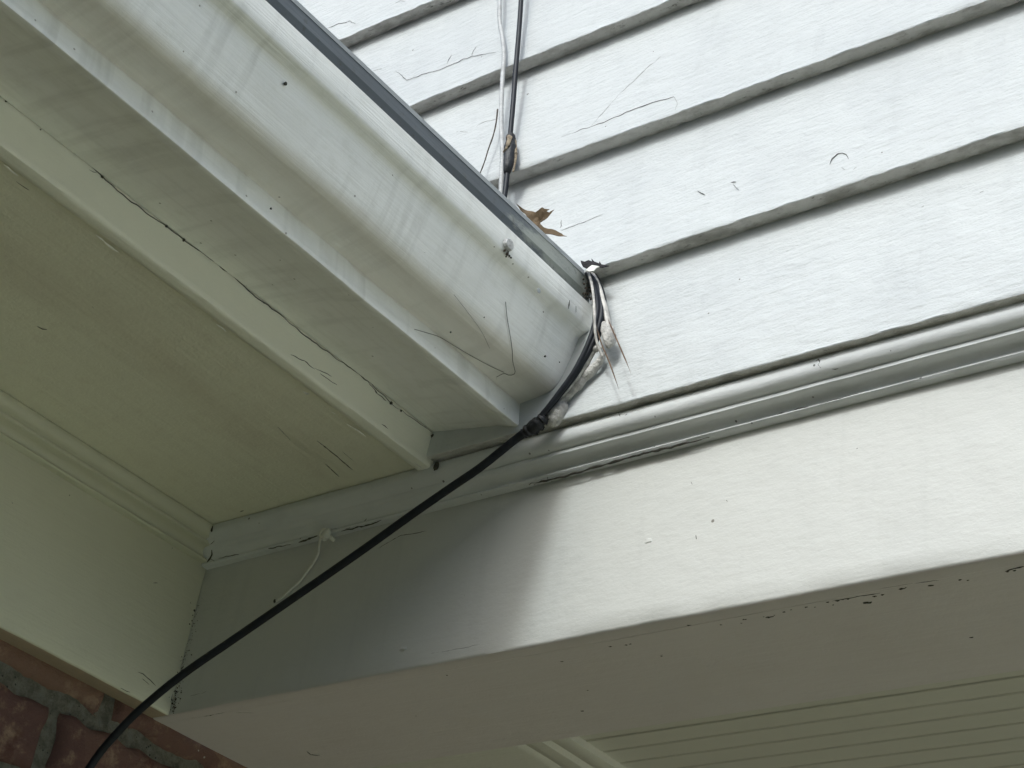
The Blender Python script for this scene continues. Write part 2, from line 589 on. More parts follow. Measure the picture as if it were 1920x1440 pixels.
# splits across the butt edges
EDGE = {1: [], 2: [((1330, 1), 0)], 3: [(( 906, 146), (916, 157)), ((1095, 68), (1112, 90))]}

wall = thing("clapboard_wall", "white painted clapboard wall with peeling cracked paint above the moulding", "house wall", (0.9, 0, 0))
XS = xs_fine()
for k in range(10):
    mb = MB()
    zr = 9
    rows = []
    sd = k * 13.7
    for x in XS:
        zb, zt = zbutt(k, x), zbutt(k + 1, x) + 0.02
        fine = 1.0 if -0.03 <= x <= 0.87 else 0.0
        we = (0.0009 * ns(x * 5 + sd, 1.3) + fine * (0.0004 * ns(x * 31 + sd, 7.7) + 0.0005 * ns(x * 140, sd) + 0.0003 * ns(x * 330, sd)))
        if k == 0:
            we *= 0.35
        row = [Vector((x, 0.004, zt))]
        H = zt - zb
        slope = (YT - YB) / (zbutt(k + 1, x) - zb)
        for i in range(zr, -1, -1):
            t = (i / zr) ** 1.6
            z = zb + 0.003 + we + (H - 0.003) * t
            y = YB + slope * (z - zb) + 0.0012 * ns(x * 4 + sd, z * 9, 2) + fine * (0.0005 * ns(x * 20 + sd, z * 60, 5) + 0.0004 * ns(x * 60 + sd, z * 170, 6))
            row.append(Vector((x, y, z)))
        bulge = fine * (0.0006 * ns(x * 60 + sd, 3.1))
        row.append(Vector((x, YB + 0.0001 + bulge, zb + 0.0008 + we)))
        row.append(Vector((x, YB + 0.0005, zb + 0.0001 + we)))
        row.append(Vector((x, YB + 0.0011, zb + we)))
        lump = fine * max(0.0, ns(x * 26 + sd, 9.9) * 0.6 + ns(x * 90, sd) * 0.6) * 0.0060
        row.append(Vector((x, YB + 0.0066, zb + 0.0002 + we * 0.6 - lump * 0.25)))
        row.append(Vector((x, YB + 0.0104, zb + 0.0004 - lump * 0.7)))
        row.append(Vector((x, YB + 0.0150, zb + 0.0010 + lump)))
        row.append(Vector((x, 0.002, zb + 0.002)))
        rows.append(row)
    nrow = len(rows[0])
    base_, n__ = mb.grid(rows, False, mfun=lambda i, j: 2 if j >= nrow - 6 else 0)
    for i, (pix, rad) in enumerate(CR.get(k, [])):
        q, n = board_plane(k)
        crack(mb, pix, q, n, rad * 0.5, 0.0008, 1, seed=k * 10 + i, lift=0.0001)
    o = mb.build("clapboard", [M["siding"], M["hair"], M["under"]], wall, sharp=28)


# ------------------------------------------------------------------ porch beam: face board, bottom board, bed moulding
beam = thing("porch_beam", "white boxed porch beam with a shaded underside below the clapboards", "beam", (1.2, 0.07, 0))
mb = MB()
rows = []
for x in xs_fine(-0.02, 2.4, 0.0, 0.8, 0.004):
    w = 0.0005 * ns(x * 9, 4.4) + 0.0003 * ns(x * 40, 1.1)
    row = [(x, 0.019, 0.150)]
    for i in range(13):
        z = 0.150 - i * (0.1475 / 12)
        row.append((x, 0.0007 * ns(x * 3.2, z * 12, 8) + 0.0002 * ns(x * 18, z * 40, 3), z))
    row += [(x, 0.0006 + w, 0.0008 + w), (x, 0.0022, 0.0 + w), (x, 0.0115, -0.0002), (x, 0.0118, 0.003), (x, 0.019, 0.003)]
    rows.append(row)
nr = len(rows[0])
mb.grid(rows, mfun=lambda i, j: 0 if j < nr - 5 else 2)
F0, FN = (0, 0, 0), (0, -1, 0)
for i, (pix, rad) in enumerate([
        ([(700, 1035), (718, 1023), (752, 1034 - 30), (800, 1000 - 4)], 0.0004),
        ([(923, 915), (928, 923)], 0.0006), ([(780, 1232), (786, 1228), (830, 1222), (870, 1214), (905, 1206)], 0.0002),
        ([(1305, 1004), (1306, 1011)], 0.0012), ([(1362, 938), (1364, 940)], 0.0008),
        ([(870, 1117), (872, 1115)], 0.0008), ([(812, 1172), (811, 1180)], 0.0007),
        ([(430, 1300), (480, 1290), (520, 1285)], 0.00018), ([(355, 1305), (380, 1300), (402, 1290)], 0.0002),
        ([(1608, 840), (1606, 842)], 0.0008), ([(1296, 864 + 40), (1298, 908)], 0.0006)]):
    crack(mb, pix, F0, FN, rad, 0.0004, 1, seed=50 + i)
mb.lump(on_y(1215, 1014, 0), 0.002, 3, 0.5, 0, (Vector((0.0035, 0, 0)), Vector((0, 0.0005, 0)), Vector((0, 0, 0.0018))))
mb.lump(on_y(757, 1216, 0), 0.002, 5, 0.5, 0, (Vector((0.0035, 0, 0)), Vector((0, 0.0012, 0)), Vector((0, 0, 0.0022))))
mb.build("face_board", [M["face"], M["crack"], M["beamunder"]], beam, sharp=60)

mb = MB()
rows = []
for x in xs_fine(-0.02, 2.4, 0.0, 0.8, 0.006):
    row = [(x, 0.0121, 0.012)]
    for i in range(9):
        y = 0.0121 + i * (0.1456 - 0.0121) / 8
        row.append((x, y, 0.0004 * ns(x * 3, y * 9, 6)))
    row += [(x, 0.1462, 0.0012), (x, 0.1462, 0.045)]
    rows.append(row)
mb.grid(rows)
U0, UN = (0, 0, 0), (0, 0, -1)
chips = [(1352, 1171), (1390, 1168), (1396, 1161), (1432, 1156), (1441, 1157), (1447, 1156), (1452, 1153), (1470, 1147), (1483, 1143),
         (1512, 1138), (1528, 1138), (1562, 1134), (1552, 1129), (1570, 1126), (1580, 1124), (1590, 1123), (1624, 1130), (1630, 1130),
         (1640, 1118), (1655, 1115), (1690, 1104), (1698, 1102), (1745, 1098), (1800, 1087), (1815, 1088), (1890, 1072), (1902, 1070),
         (1292, 1172), (1182, 1207), (1174, 1209), (1144, 1212), (1240, 1228), (1054, 1240), (838, 1266), (780, 1342), (1102, 1294),
         (1092, 1333), (1822, 1195), (395, 1341), (585, 1415), (1240, 1400 - 170)]
for i, (px, py) in enumerate(chips):
    s = rng.uniform(0.5, 1.5) * (1.5 if i in (4, 5, 16, 28) else 1.0)
    mb.lump(on_z(px, py, 0.0), 0.001, i * 3.1, 0.9, 1, (Vector((0.0013 * s, 0, 0.0)), Vector((0, 0.0007 * s, 0)), Vector((0, 0, 0.00035))), 10, 6, 2.2)
for i, (pix, rad) in enumerate([
        ([(1560, 1127), (1600, 1120), (1650, 1112)], 0.00045), ([(1885, 1072), (1900, 1066), (1920, 1062)], 0.0006),
        ([(1640, 1105), (1700, 1095), (1760, 1088)], 0.0003), ([(325, 1350), (390, 1342), (420, 1336)], 0.0003),
        ([(575, 1408), (582, 1415), (600, 1416)], 0.0006), ([(440, 1335), (480, 1337)], 0.0003)]):
    crack(mb, pix, U0, UN, rad, 0.0006, 1, seed=80 + i)
mb.build("bottom_board", [M["beamunder"], M["crack"]], beam)

# bed moulding profile (depth out from the board, height)
BED = [(0.0, 0.1305), (0.0058, 0.1308), (0.0070, 0.1320), (0.0068, 0.1330), (0.0060, 0.1337), (0.0044, 0.1344), (0.0048, 0.1364), (0.0070, 0.1384), (0.0096, 0.1398),
       (0.0136, 0.1402), (0.0154, 0.1404), (0.0159, 0.1408), (0.0160, 0.1432), (0.0154, 0.1436), (0.0146, 0.1437), (0.0150, 0.1441), (0.0184, 0.1447), (0.0212, 0.1468), (0.0228, 0.1498),
       (0.0232, 0.1530), (0.0228, 0.1558), (0.0220, 0.1578), (0.0212, 0.1586), (0.0195, 0.1592), (0.0, 0.1592)]
mb = MB()
rows = []
for x in xs_fine(0.001, 2.4, 0.0, 0.8, 0.004):
    w = 0.0004 * ns(x * 5, 2.2)
    fill = max(0.0, min(1.0, (0.36 - x) / 0.10))
    row = []
    for d, z in BED:
        if 0.1335 < z < 0.1500:
            d += fill * 0.85 * (0.0066 + (0.0228 - 0.0066) * ((z - 0.1335) / 0.0165) ** 1.25 - d)
        row.append((x, -d + 0.00025 * ns(x * 30, d * 300), z + w + 0.0002 * ns(x * 60, z * 200)))
    rows.append(row)
mb.grid(rows)
Q, N = (0, -0.0062, 0.1318), (0, -1, -0.2)
for i, (pix, rad) in enumerate([
        ([(992, 909), (1020, 902), (1050, 894), (1079, 886), (1130, 872), (1180, 858), (1228, 846), (1290, 831), (1330, 820)], 0.0011),
        ([(1400, 793), (1460, 778), (1520, 762), (1600, 741), (1660, 727)], 0.0006), ([(1700, 717), (1780, 697), (1850, 678)], 0.0003),
        ([(1026, 893), (1027, 900)], 0.0006),
        ([(410, 1047), (450, 1040), (500, 1029), (545, 1021)], 0.0006), ([(560, 1017), (580, 1010), (597, 1004)], 0.0010),
        ([(640, 996), (665, 990), (690, 985), (715, 975)], 0.0006), ([(620, 992), (655, 990), (680, 981), (700, 958), (760, 944), (830, 925), (870, 905)], 0.00045)]):
    crack(mb, pix, Q, N, rad, 0.0007, 1, seed=100 + i)
Q, N = (0, -0.0226, 0.150), (0, -1, -0.1)
for i, (pix, rad) in enumerate([([(1530, 676), (1535, 674), (1538, 679), (1535, 684), (1539, 690)], 0.0005), ([(1474, 697), (1476, 704)], 0.0006),
                                ([(1206, 768), (1206, 776)], 0.0004), ([(1560, 692), (1572, 691)], 0.0004),
                                ([(1160, 774), (1163, 782)], 0.0007), ([(1172, 779), (1176, 776)], 0.0008)]):
    crack(mb, pix, Q, N, rad, 0.0003, 1, seed=120 + i)
mb.build("bed_moulding", [M["mould"], M["crack"]], beam, sharp=42)


# ------------------------------------------------------------------ brick house wall: bricks, mortar, frieze board, crown moulding
house = thing("brick_wall", "old red brick wall with a cream frieze board and crown moulding under the eave", "house wall", (0, -1.4, -2.1))
YN, YF = -3.0, 2.3
mb = MB()
H_, J_ = 0.0555, 0.0130
PITCH_Z = H_ + J_
z_joint = -0.0205
zc = z_joint + J_ / 2 + H_ / 2
course = 0
while zc > -2.12:
    off = {0: -0.040, 1: -0.0865}.get(course, (-0.040 if course % 2 == 0 else -0.0865 - 0.02 * ns(course * 3.3)))
    L_ = 0.196
    for k in range(-15, 12):
        y0 = off + 0.0055 + k * (L_ + J_)
        y1 = y0 + L_
        if y1 < YN or y0 > YF:
            continue
        near = -0.5 < y0 < 0.3 and zc > -0.3
        ny, nz = (36, 14) if near else (3, 2)
        rows = []
        sd = course * 7.1 + k * 3.7
        px_ = -0.0206 + 0.003 * ns(sd, 0.3)
        for i in range(ny + 1):
            u = i / ny
            col = []
            for j in range(nz + 1):
                w = j / nz
                y = y0 + (y1 - y0) * u
                z = zc - H_ / 2 + H_ * w
                e = min(u * L_, (1 - u) * L_, w * H_, (1 - w) * H_)
                x = px_ - 0.006 * max(0.0, 1 - e / 0.007) ** 2
                if near:
                    x += 0.0016 * ns(y * 30, z * 30, sd) + 0.0007 * ns(y * 110, z * 110, sd)
                    edge = max(0.0, 1 - e / 0.012)
                    y += edge * 0.0055 * ns(z * 55 + sd, y * 20, 1)
                    z += edge * 0.0055 * ns(y * 55 + sd, z * 20, 2)
                col.append((x, y, z))
            rows.append(col)
        b0, nn = mb.grid(rows)
        # side walls back to the mortar
        ring = ([b0 + i * nn for i in range(ny + 1)] + [b0 + ny * nn + j for j in range(1, nn)]
                + [b0 + i * nn + nn - 1 for i in range(ny - 1, -1, -1)] + [b0 + j for j in range(nn - 2, 0, -1)])
        back = [mb.vert((-0.06, mb.v[i][1], mb.v[i][2])) for i in ring]
        for a in range(len(ring)):
            c = (a + 1) % len(ring)
            mb.face((ring[a], ring[c], back[c], back[a]))
    zc -= PITCH_Z
    course += 1
mb.build("brickwork", M["brick"], house, sharp=70)
mb = MB()
rows = []
ys = [YN + i * 0.06 for i in range(int((-0.3 - YN) / 0.06))] + [-0.3 + i * 0.003 for i in range(150)] + [0.15 + i * 0.06 for i in range(36)]
zs = [0.03 - i * 0.003 for i in range(70)] + [-0.18 - i * 0.1 for i in range(20)]
for y in ys:
    rows.append([(-0.0268 + (0.0022 * ns(y * 40, z * 40, 3) + 0.0012 * ns(y * 160, z * 160, 5) if -0.31 < y < 0.16 and z > -0.2 else 0), y, z) for z in zs])
mb.grid(rows)
mb.build("mortar", M["mortar"], house, sharp=80)

mb = MB()
rows = []
ys = [YN + i * 0.05 for i in range(int((-0.5 - YN) / 0.05) + 1)] + [-0.5 + i * 0.004 for i in range(126)]
ys = [y for y in ys if y < -0.0005] + [-0.0004]
for y in ys:
    w = 0.0005 * ns(y * 12, 3.3) + 0.0003 * ns(y * 50, 2.0)
    row = [(-0.0200, y, 0.0002), (-0.012, y, 0.0001 + w * 0.4), (-0.0018, y, w), (-0.0004, y, 0.0006 + w)]
    for i in range(12):
        z = 0.0022 + i * 0.0125
        row.append((0.0008 * ns(y * 3, z * 10, 5) + 0.0002 * ns(y * 20, z * 40), y, z))
    row.append((-0.02, y, 0.150))
    rows.append(row)
mb.grid(rows, closed=True, mfun=lambda i, j: 2 if j < 2 else 0)
Q, N = (0, 0, 0), (1, 0, 0)
for i, (pix, rad) in enumerate([([(258, 1260), (268, 1264), (282, 1276), (292, 1286)], 0.0005), ([(266, 1272), (280, 1284)], 0.0004),
                                ([(226, 1290), (238, 1296), (244, 1298)], 0.0004), ([(22, 942), (24, 944)], 0.0008), ([(118, 962), (121, 966)], 0.0006),
                                ([(287, 1093), (296, 1093)], 0.0004), ([(357, 1129), (358, 1132)], 0.0008), ([(320, 1318), (324, 1300)], 0.0003)]):
    crack(mb, pix, Q, N, rad, 0.0003, 1, seed=140 + i)
# dirt and cobweb grime crumbs down the inside corner
for i in range(170):
    t = rng.random() ** 1.4
    px = 326 + 52 * t + rng.gauss(0, 5)
    py = 1322 - 200 * t + rng.gauss(0, 5)
    p = on_x(px, py, 0.0)
    if p.y < -0.001:
        s = rng.uniform(0.3, 1.0)
        mb.lump(p, 0.0009 * s, i, 0.8, 1, None, 6, 5, 2.0)
for i in range(150):
    z = 0.004 + 0.098 * rng.random() ** 1.5
    s = rng.uniform(0.3, 1.0) * (1.25 - z * 7)
    mb.lump((0.0006 + abs(rng.gauss(0, 0.0035)), -0.0004, z + rng.gauss(0, 0.002)), 0.00055 * s, i, 0.8, 3, None, 6, 5, 2.0)
mb.build("frieze_board", [M["frieze"], M["crack"], M["barewood"], M["twig"]], house, sharp=60)

mb = MB()
rows = []
for y in ys:
    y = min(y, -0.001)
    w = 0.0004 * ns(y * 5, 8.2)
    rows.append([(d + 0.0002 * ns(y * 30, d * 300), y, z + 0.0030 * max(0, min(1, (0.1592 - z) / 0.012)) + w * 0.5) for d, z in BED])
mb.grid(rows)
Q, N = (0.0236, 0, 0.15), (1, 0, 0)
for i, (pix, rad) in enumerate([([(399, 986), (397, 995), (401, 1004)], 0.0011), ([(394, 1021), (402, 1014)], 0.0005), ([(397, 1031), (398, 1040), (394, 1048), (388, 1054)], 0.0010),
                                ([(394, 1047), (402, 1052)], 0.0005)]):
    crack(mb, pix, Q, N, rad, 0.0004, 1, seed=160 + i)
mb.build("crown_moulding", [M["frieze"], M["crack"]], house, sharp=42)


# ------------------------------------------------------------------ eave: soffit, fascia, shingles, drip flashing
eave = thing("roof_eave", "low roof eave with cream soffit and fascia boards meeting the clapboard wall", "roof eave", (0.12, -1.4, 0.16))
YE = -0.0205
ys_e = [YN + i * 0.05 for i in range(int((-1.25 - YN) / 0.05) + 1)] + [-1.25 + i * 0.005 for i in range(246)] + [YE]
mb = MB()
rows = []
for y in ys_e[:-1] + [-0.019]:
    rows.append([(x, y, 0.1588 + 0.0005 * ns(x * 10, y * 3, 4)) for x in (0.0, 0.03, 0.06, 0.09, 0.12, 0.15, 0.18, 0.21, 0.235, 0.2500)])
mb.grid(rows)
Q, N = (0, 0, 0.1588), (0, 0, -1)
for i, (pix, rad) in enumerate([([(594, 826), (620, 846), (645, 867), (661, 881)], 0.0006), ([(610, 870), (625, 884), (636, 894)], 0.00035),
                                ([(640, 845), (665, 866)], 0.00025), ([(450, 959), (458, 957)], 0.0008), ([(70, 612), (80, 617), (88, 618)], 0.0008),
                                ([(172, 574), (176, 578)], 0.0005), ([(520, 800), (545, 826)], 0.00025), ([(30, 340), (55, 357)], 0.0003)]):
    crack(mb, pix, Q, N, rad, 0.0002, 1, seed=180 + i)
mb.build("soffit", [M["soffit"], M["crack"]], eave)

FX, FZ = 0.260, 0.1543
mb = MB()
rows = []
for y in ys_e:
    w = 0.0006 * ns(y * 6, 1.1) + 0.0003 * ns(y * 33, 7.0)
    dz = 0.0012 * max(0, ns(y * 10, 3.0)) + 0.0004 * ns(y * 70, 5)
    row = [(FX, y, 0.26), (FX + 0.0003 * ns(y * 9, 1), y, 0.19), (FX + w * 0.4, y, 0.184), (FX + w * 0.5, y, 0.176), (FX + w * 0.6, y, 0.168), (FX + w, y, 0.160),
           (FX + 0.0003 + w, y, FZ + 0.0022 + dz), (FX - 0.0006 + w, y, FZ + 0.0004 + dz * 0.6), (FX - 0.0024, y, FZ), (FX - 0.0080, y, FZ + 0.0002),
           (FX - 0.0118, y, FZ + 0.0004 + dz * 0.3), (FX - 0.0128, y, FZ + 0.0016), (FX - 0.0134, y, 0.1595)]
    rows.append(row)
mb.grid(rows)
Q, N = (FX, 0, 0.1842), (1, 0, 0)
seam = [(-30, 158), (2, 181), (15, 190), (30, 200), (50, 216), (75, 235), (100, 252), (130, 278), (165, 306), (192, 331), (215, 351), (245, 377),
        (280, 404), (312, 424), (345, 450), (360, 461), (400, 489), (437, 518), (480, 556), (520, 585), (560, 620), (600, 650), (640, 680), (660, 692),
        (700, 724), (718, 741), (735, 758), (750, 768), (770, 782), (790, 796), (805, 808), (812, 812)]
crack(mb, seam, Q, N, 0.00055, 0.0007, 1, seed=200)
crack(mb, [(690, 716), (712, 742), (724, 752)], Q, N, 0.0006, 0.0008, 1, seed=204)
crack(mb, [(812, 812), (825, 812), (836, 811)], Q, N, 0.0006, 0.0003, 1, seed=205)
for i, (px, py, s) in enumerate([(12, 189, 1.0), (76, 243, 0.5), (192, 331, 1.3), (312, 424, 1.0), (345, 450, 1.2), (733, 756, 1.4), (752, 770, 0.9), (811, 818, 2.0), (495, 568, 0.5)]):
    mb.lump(on_x(px, py, FX + 0.0006), 0.0009 * s, i * 2.2, 0.7, 1, None, 8, 6, 2.0)
Q, N = (FX, 0, 0.165), (1, 0, 0)
for i, (pix, rad) in enumerate([([(545, 665), (560, 672), (575, 680), (590, 692)], 0.0004), ([(590, 690), (610, 700), (622, 706)], 0.0003),
                                ([(600, 700), (620, 715), (632, 722)], 0.0003), ([(715, 795), (722, 800), (728, 805)], 0.0004), ([(167, 318), (176, 324), (182, 324)], 0.0003)]):
    crack(mb, pix, Q, N, rad, 0.0006, 1, seed=210 + i)
# pale chipped paint along the lower arris
Q, N = (FX - 0.0118, 0, FZ + 0.0004), (0, 0, -1)
for i, (pix, rad) in enumerate([([(7, 309), (14, 313), (22, 321), (34, 330)], 0.0007), ([(95, 380), (104, 386)], 0.0005), ([(180, 441), (195, 452), (208, 464), (222, 473)], 0.0007),
                                ([(290, 523), (298, 529)], 0.0004), ([(406, 608), (424, 622)], 0.0006), ([(568, 734), (574, 738), (580, 739)], 0.0009), ([(622, 773), (628, 776)], 0.0008),
                                ([(650, 795), (668, 806), (686, 819)], 0.0005), ([(775, 866), (792, 878)], 0.0007)]):
    crack(mb, pix, Q, N, rad, 0.0005, 2, seed=220 + i)
mb.lump(on_y(818, 874, -0.024), 0.003, 4.0, 0.4, 1, (Vector((0.002, 0, 0.0022)), Vector((0, 0.0015, 0)), Vector((-0.0014, 0, 0.003))), 10, 8)
mb.build("fascia_board", [M["fascia"], M["crack"], M["flake"]], eave, sharp=50)

# roof slab with shingles, behind the line of the flashing
SL = math.tan(R(21))
mb = MB()
rows = []
for y in [YN, -2.0, -1.0, -0.5, -0.2, -0.1, -0.030]:
    row = []
    for i in range(26):
        s = i * 0.06
        row += [(0.3800 - s, y, 0.2950 + s * SL), (0.3800 - s - 0.0585, y, 0.2950 + s * SL + 0.0585 * SL - 0.004)]
    row += [(-1.2, y, 0.2950 + 1.5 * SL - 0.1), (0.27, y, 0.250)]
    rows.append(row)
mb.grid(rows)
mb.build("shingles", M["shingle"], eave, sharp=20)

# flashing: upright flange behind the gutter lip with a hemmed top
mb = MB()
rows = []
for y in [v_ for v_ in ys_e if v_ < -0.036] + [-0.0245]:
    t = max(0.0, min(1.0, (y + 0.75) / 0.73))
    top = 0.2900 + 0.0045 * t ** 2 + 0.0004 * ns(y * 7, 2)
    w = 0.0006 * ns(y * 5, 6)
    rows.append([(0.3795 + w, y, 0.240), (0.3805 + w, y, 0.2560), (0.3886 + w, y, 0.2752), (0.3892 + w, y, 0.2764), (0.3884 + w, y, top - 0.0052), (0.3888 + w, y, top - 0.0050),
                 (0.3884 + w, y, top - 0.0008), (0.3874 + w, y, top), (0.3860 + w, y, top + 0.0006), (0.3600, y, top + 0.0106)])
mb.grid(rows, mfun=lambda i, j: 1 if j >= 5 else 0)
mb.build("drip_flashing", [M["drip"], M["hem"]], eave, sharp=25)


# ------------------------------------------------------------------ gutter
gut = thing("rain_gutter", "dirty white metal rain gutter along the eave, ending at the clapboard wall", "gutter", (0.33, -1.4, 0.17))
GP = [(0.3910, 0.2500), (0.3912, 0.2618), (0.3920, 0.2628), (0.3938, 0.2631), (0.3950, 0.2624), (0.3953, 0.2560), (0.3953, 0.2490), (0.3950, 0.2432), (0.3944, 0.2417), (0.3928, 0.2404),
      (0.3895, 0.2392), (0.3868, 0.2378), (0.3854, 0.2360), (0.3846, 0.2330), (0.3838, 0.2290), (0.3828, 0.2240), (0.3816, 0.2190), (0.3804, 0.2140), (0.3792, 0.2090), (0.3779, 0.2040),
      (0.3764, 0.1995), (0.3747, 0.1956), (0.3722, 0.1926), (0.3685, 0.1908), (0.3630, 0.1898), (0.3560, 0.1890), (0.3490, 0.1883), (0.3446, 0.1879),
      (0.3430, 0.1874), (0.3436, 0.1835), (0.3450, 0.1770), (0.3463, 0.1706), (0.3468, 0.1675), (0.3463, 0.1662), (0.3445, 0.1657), (0.3350, 0.1684), (0.3250, 0.1719), (0.3100, 0.1749), (0.2950, 0.1777), (0.2800, 0.1805), (0.2690, 0.1824),
      (0.2612, 0.1838), (0.2606, 0.1850), (0.2606, 0.2600)]
mb = MB()
rows = []
for y in ys_e:
    row = []
    for i, (x, z) in enumerate(GP):
        body = 1.0 if 10 <= i <= 39 else 0.25
        a = 0.0009 * ns(y * 3.1, x * 16, 3) * body + 0.0004 * ns(y * 13, x * 30, 9) * body
        dent = 0.0011 * math.exp(-((y + 0.62) / 0.02) ** 2) * (1 if 26 <= i <= 35 else 0) + 0.0007 * ns(y * 26, 4.0) * (1 if 31 <= i <= 35 else 0)
        row.append((x + a - dent * 0.5, y, z + a * 0.6 + dent))
    rows.append(row)
mb.grid(rows)
Q, N = (0.3836, 0, 0.213), (1, 0, -0.1)
for i, (px, py, s) in enumerate([(535, 157, 1.5), (615, 202, 0.6), (1022, 668, 1.1), (1049, 679, 0.6), (845, 623, 0.8), (908, 595, 0.6), (508, 391, 0.9)]):
    mb.lump(hit(px, py, Q, N), 0.0008 * s, i, 0.5, 1, None, 8, 6)
for i, (pix, rad) in enumerate([([(1068, 563), (1067, 572), (1066, 579)], 0.0006), ([(1080, 574), (1080, 586)], 0.0004)]):
    crack(mb, pix, (0.3956, 0, 0), (1, 0, 0), rad, 0.0001, 1, seed=240 + i)
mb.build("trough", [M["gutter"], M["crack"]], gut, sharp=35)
mb = MB()
cap = [(x, YE - 0.0006, z) for x, z in GP[2:]]
ids = [mb.vert(p) for p in cap]
mb.face(ids)
mb.build("end_cap", M["gutter"], gut)


def disc_head(px, py, r, h, name, mat):
    c = on_x(px, py, 0.3955)
    mb = MB()
    rows = []
    for rr, hh in ((1.0, -0.001), (1.0, 0.5), (0.85, 0.9), (0.5, 1.0), (0.08, 1.02)):
        rows.append([(c.x + hh * h, c.y + r * rr * math.cos(a * math.pi / 9), c.z + r * rr * math.sin(a * math.pi / 9)) for a in range(18)])
    b, n = mb.grid(rows, True)
    mb.cap(b + n * 4, n)
    o = mb.build(name, mat, gut, sharp=45)
    return c


c1 = disc_head(951, 460, 0.0047, 0.0032, "spike_head", M["steel"])
disc_head(1010, 545, 0.0020, 0.0004, "screw_head", M["hem"])
mb = MB()
for i, (px, py, s) in enumerate([(946, 470, 1.0), (951, 476, 1.2), (955, 480, 0.8), (949, 481, 0.7), (958, 483, 0.7), (953, 472, 0.7)]):
    mb.lump(on_x(px, py, 0.3956), 0.0010 * s, i * 1.7, 0.8, 0, None, 8, 6, 2.0)
mb.build("rust_crumbs", M["twig"], gut)


# ------------------------------------------------------------------ porch ceiling behind the beam
pc = thing("porch_ceiling", "cream beadboard porch ceiling with thin grooves behind the beam", "ceiling", (1.2, 1.1, 0.03))
mb = MB()
prof = [(0.1475, 0.03), (0.2150, 0.03)]
gy = [0.2157, 0.2400, 0.2653, 0.2899, 0.3155, 0.3390]
while gy[-1] < 2.25:
    gy.append(gy[-1] + 0.0247)
for y in gy:
    prof += [(y - 0.0012, 0.03), (y - 0.0002, 0.0313), (y + 0.0006, 0.0313), (y + 0.0016, 0.0298), (y + 0.0026, 0.0296), (y + 0.0036, 0.03)]
mb.grid([[(x, y, z) for y, z in prof] for x in (0.0, 0.25, 0.6, 1.2, 2.4)])
mb.build("beadboard", M["bead"], pc, sharp=20)
mb = MB()
tp = [(-0.02, 0.0185), (0.2080, 0.0185), (0.2120, 0.0195), (0.2150, 0.0215), (0.2185, 0.0205), (0.2250, 0.0195), (0.2330, 0.0205), (0.2375, 0.0235), (0.2420, 0.0222),
      (0.2500, 0.0222), (0.2543, 0.0240), (0.2543, 0.0306)]
mb.grid([[(x, y, z) for x, z in tp] for y in (0.1475, 0.3, 0.8, 2.3)])
mb.build("edge_trim", M["bead"], pc, sharp=25)


# ------------------------------------------------------------------ cables
def at_depth(px, py, dist):
    return CAM + ray(px, py) * dist


P0, P1 = on_y(990, 806, -0.036), on_x(165, 1440, 0.010)
d0, d1 = (P0 - CAM).length, (P1 - CAM).length
main_px = [(990, 806), (960, 829), (900, 877), (850, 911), (775, 963), (700, 1017), (600, 1087), (500, 1156), (420, 1211), (360, 1252), (320, 1282),
           (285, 1311), (250, 1342), (218, 1376), (190, 1408), (165, 1444)]
pts = []
for px, py in main_px:
    t = (990 - px) / (990 - 165)
    pts.append(at_depth(px, py, 1.0 / ((1 - t) / d0 + t / d1)))
last = pts[-1]
pts += [last + Vector((0.002, -0.012, -0.07)), last + Vector((0.0, -0.014, -0.3)), Vector((-0.012, last.y - 0.02, -1.2)), Vector((-0.010, last.y - 0.02, -2.09))]
coax = thing("coax_cable", "thick black coaxial cable stretched from the gutter end down to the brick wall", "cable", tuple(last))
mb = MB()
mb.tube(spline(pts, 0.008), 0.0031, 14)
mb.build("jacket", M["black"], coax)
mb = MB()
tp_ = spline([on_y(1024, 780, -0.037), on_y(1010, 793, -0.037), on_y(998, 802, -0.037), on_y(982, 813, -0.037)], 0.0012)
mb.tube(tp_, 0.0046, 14, rfun=lambda t: 0.72 + 0.33 * math.sin(math.pi * min(1, max(0, t))) + 0.18 * ns(t * 9, 2.0) + (0.12 if int(t * 9) % 2 else 0))
mb.lump(on_y(1003, 806, -0.035), 0.0032, 2.0, 0.8, 0, None, 12, 9, 2.2)
mb.lump(on_y(1013, 800, -0.034), 0.0030, 6.0, 0.8, 0, None, 12, 9, 2.2)
mb.lump(on_y(994, 798, -0.040), 0.0020, 9.0, 0.8, 0, None, 10, 8, 2.2)
mb.build("tape_wrap", M["tape"], coax, sharp=30)

BUN = [(1101, 508), (1110, 522), (1118, 540), (1124, 566), (1123, 595), (1115, 625), (1105, 650), (1094, 672), (1076, 703), (1054, 732), (1028, 765), (1007, 789), (998, 800)]


def bundle(off0, off1, y, start=None):
    out = list(start or [])
    n = len(BUN)
    for i, (px, py) in enumerate(BUN):
        a = BUN[min(i + 1, n - 1)]
        b = BUN[max(i - 1, 0)]
        tx, ty = a[0] - b[0], a[1] - b[1]
        l = math.hypot(tx, ty)
        t = i / (n - 1)
        o = (off0 + (off1 - off0) * t) * math.sin(math.pi * min(1.0, 0.12 + t * 1.0) ** 0.8) if True else 0
        yy = y + (0.0135 if i == 0 else 0.011 if i == 1 else 0.006 if i == 2 else 0.002 if i == 3 else 0.0)
        out.append(on_y(px + ty / l * o, py - tx / l * o, yy))
    return out


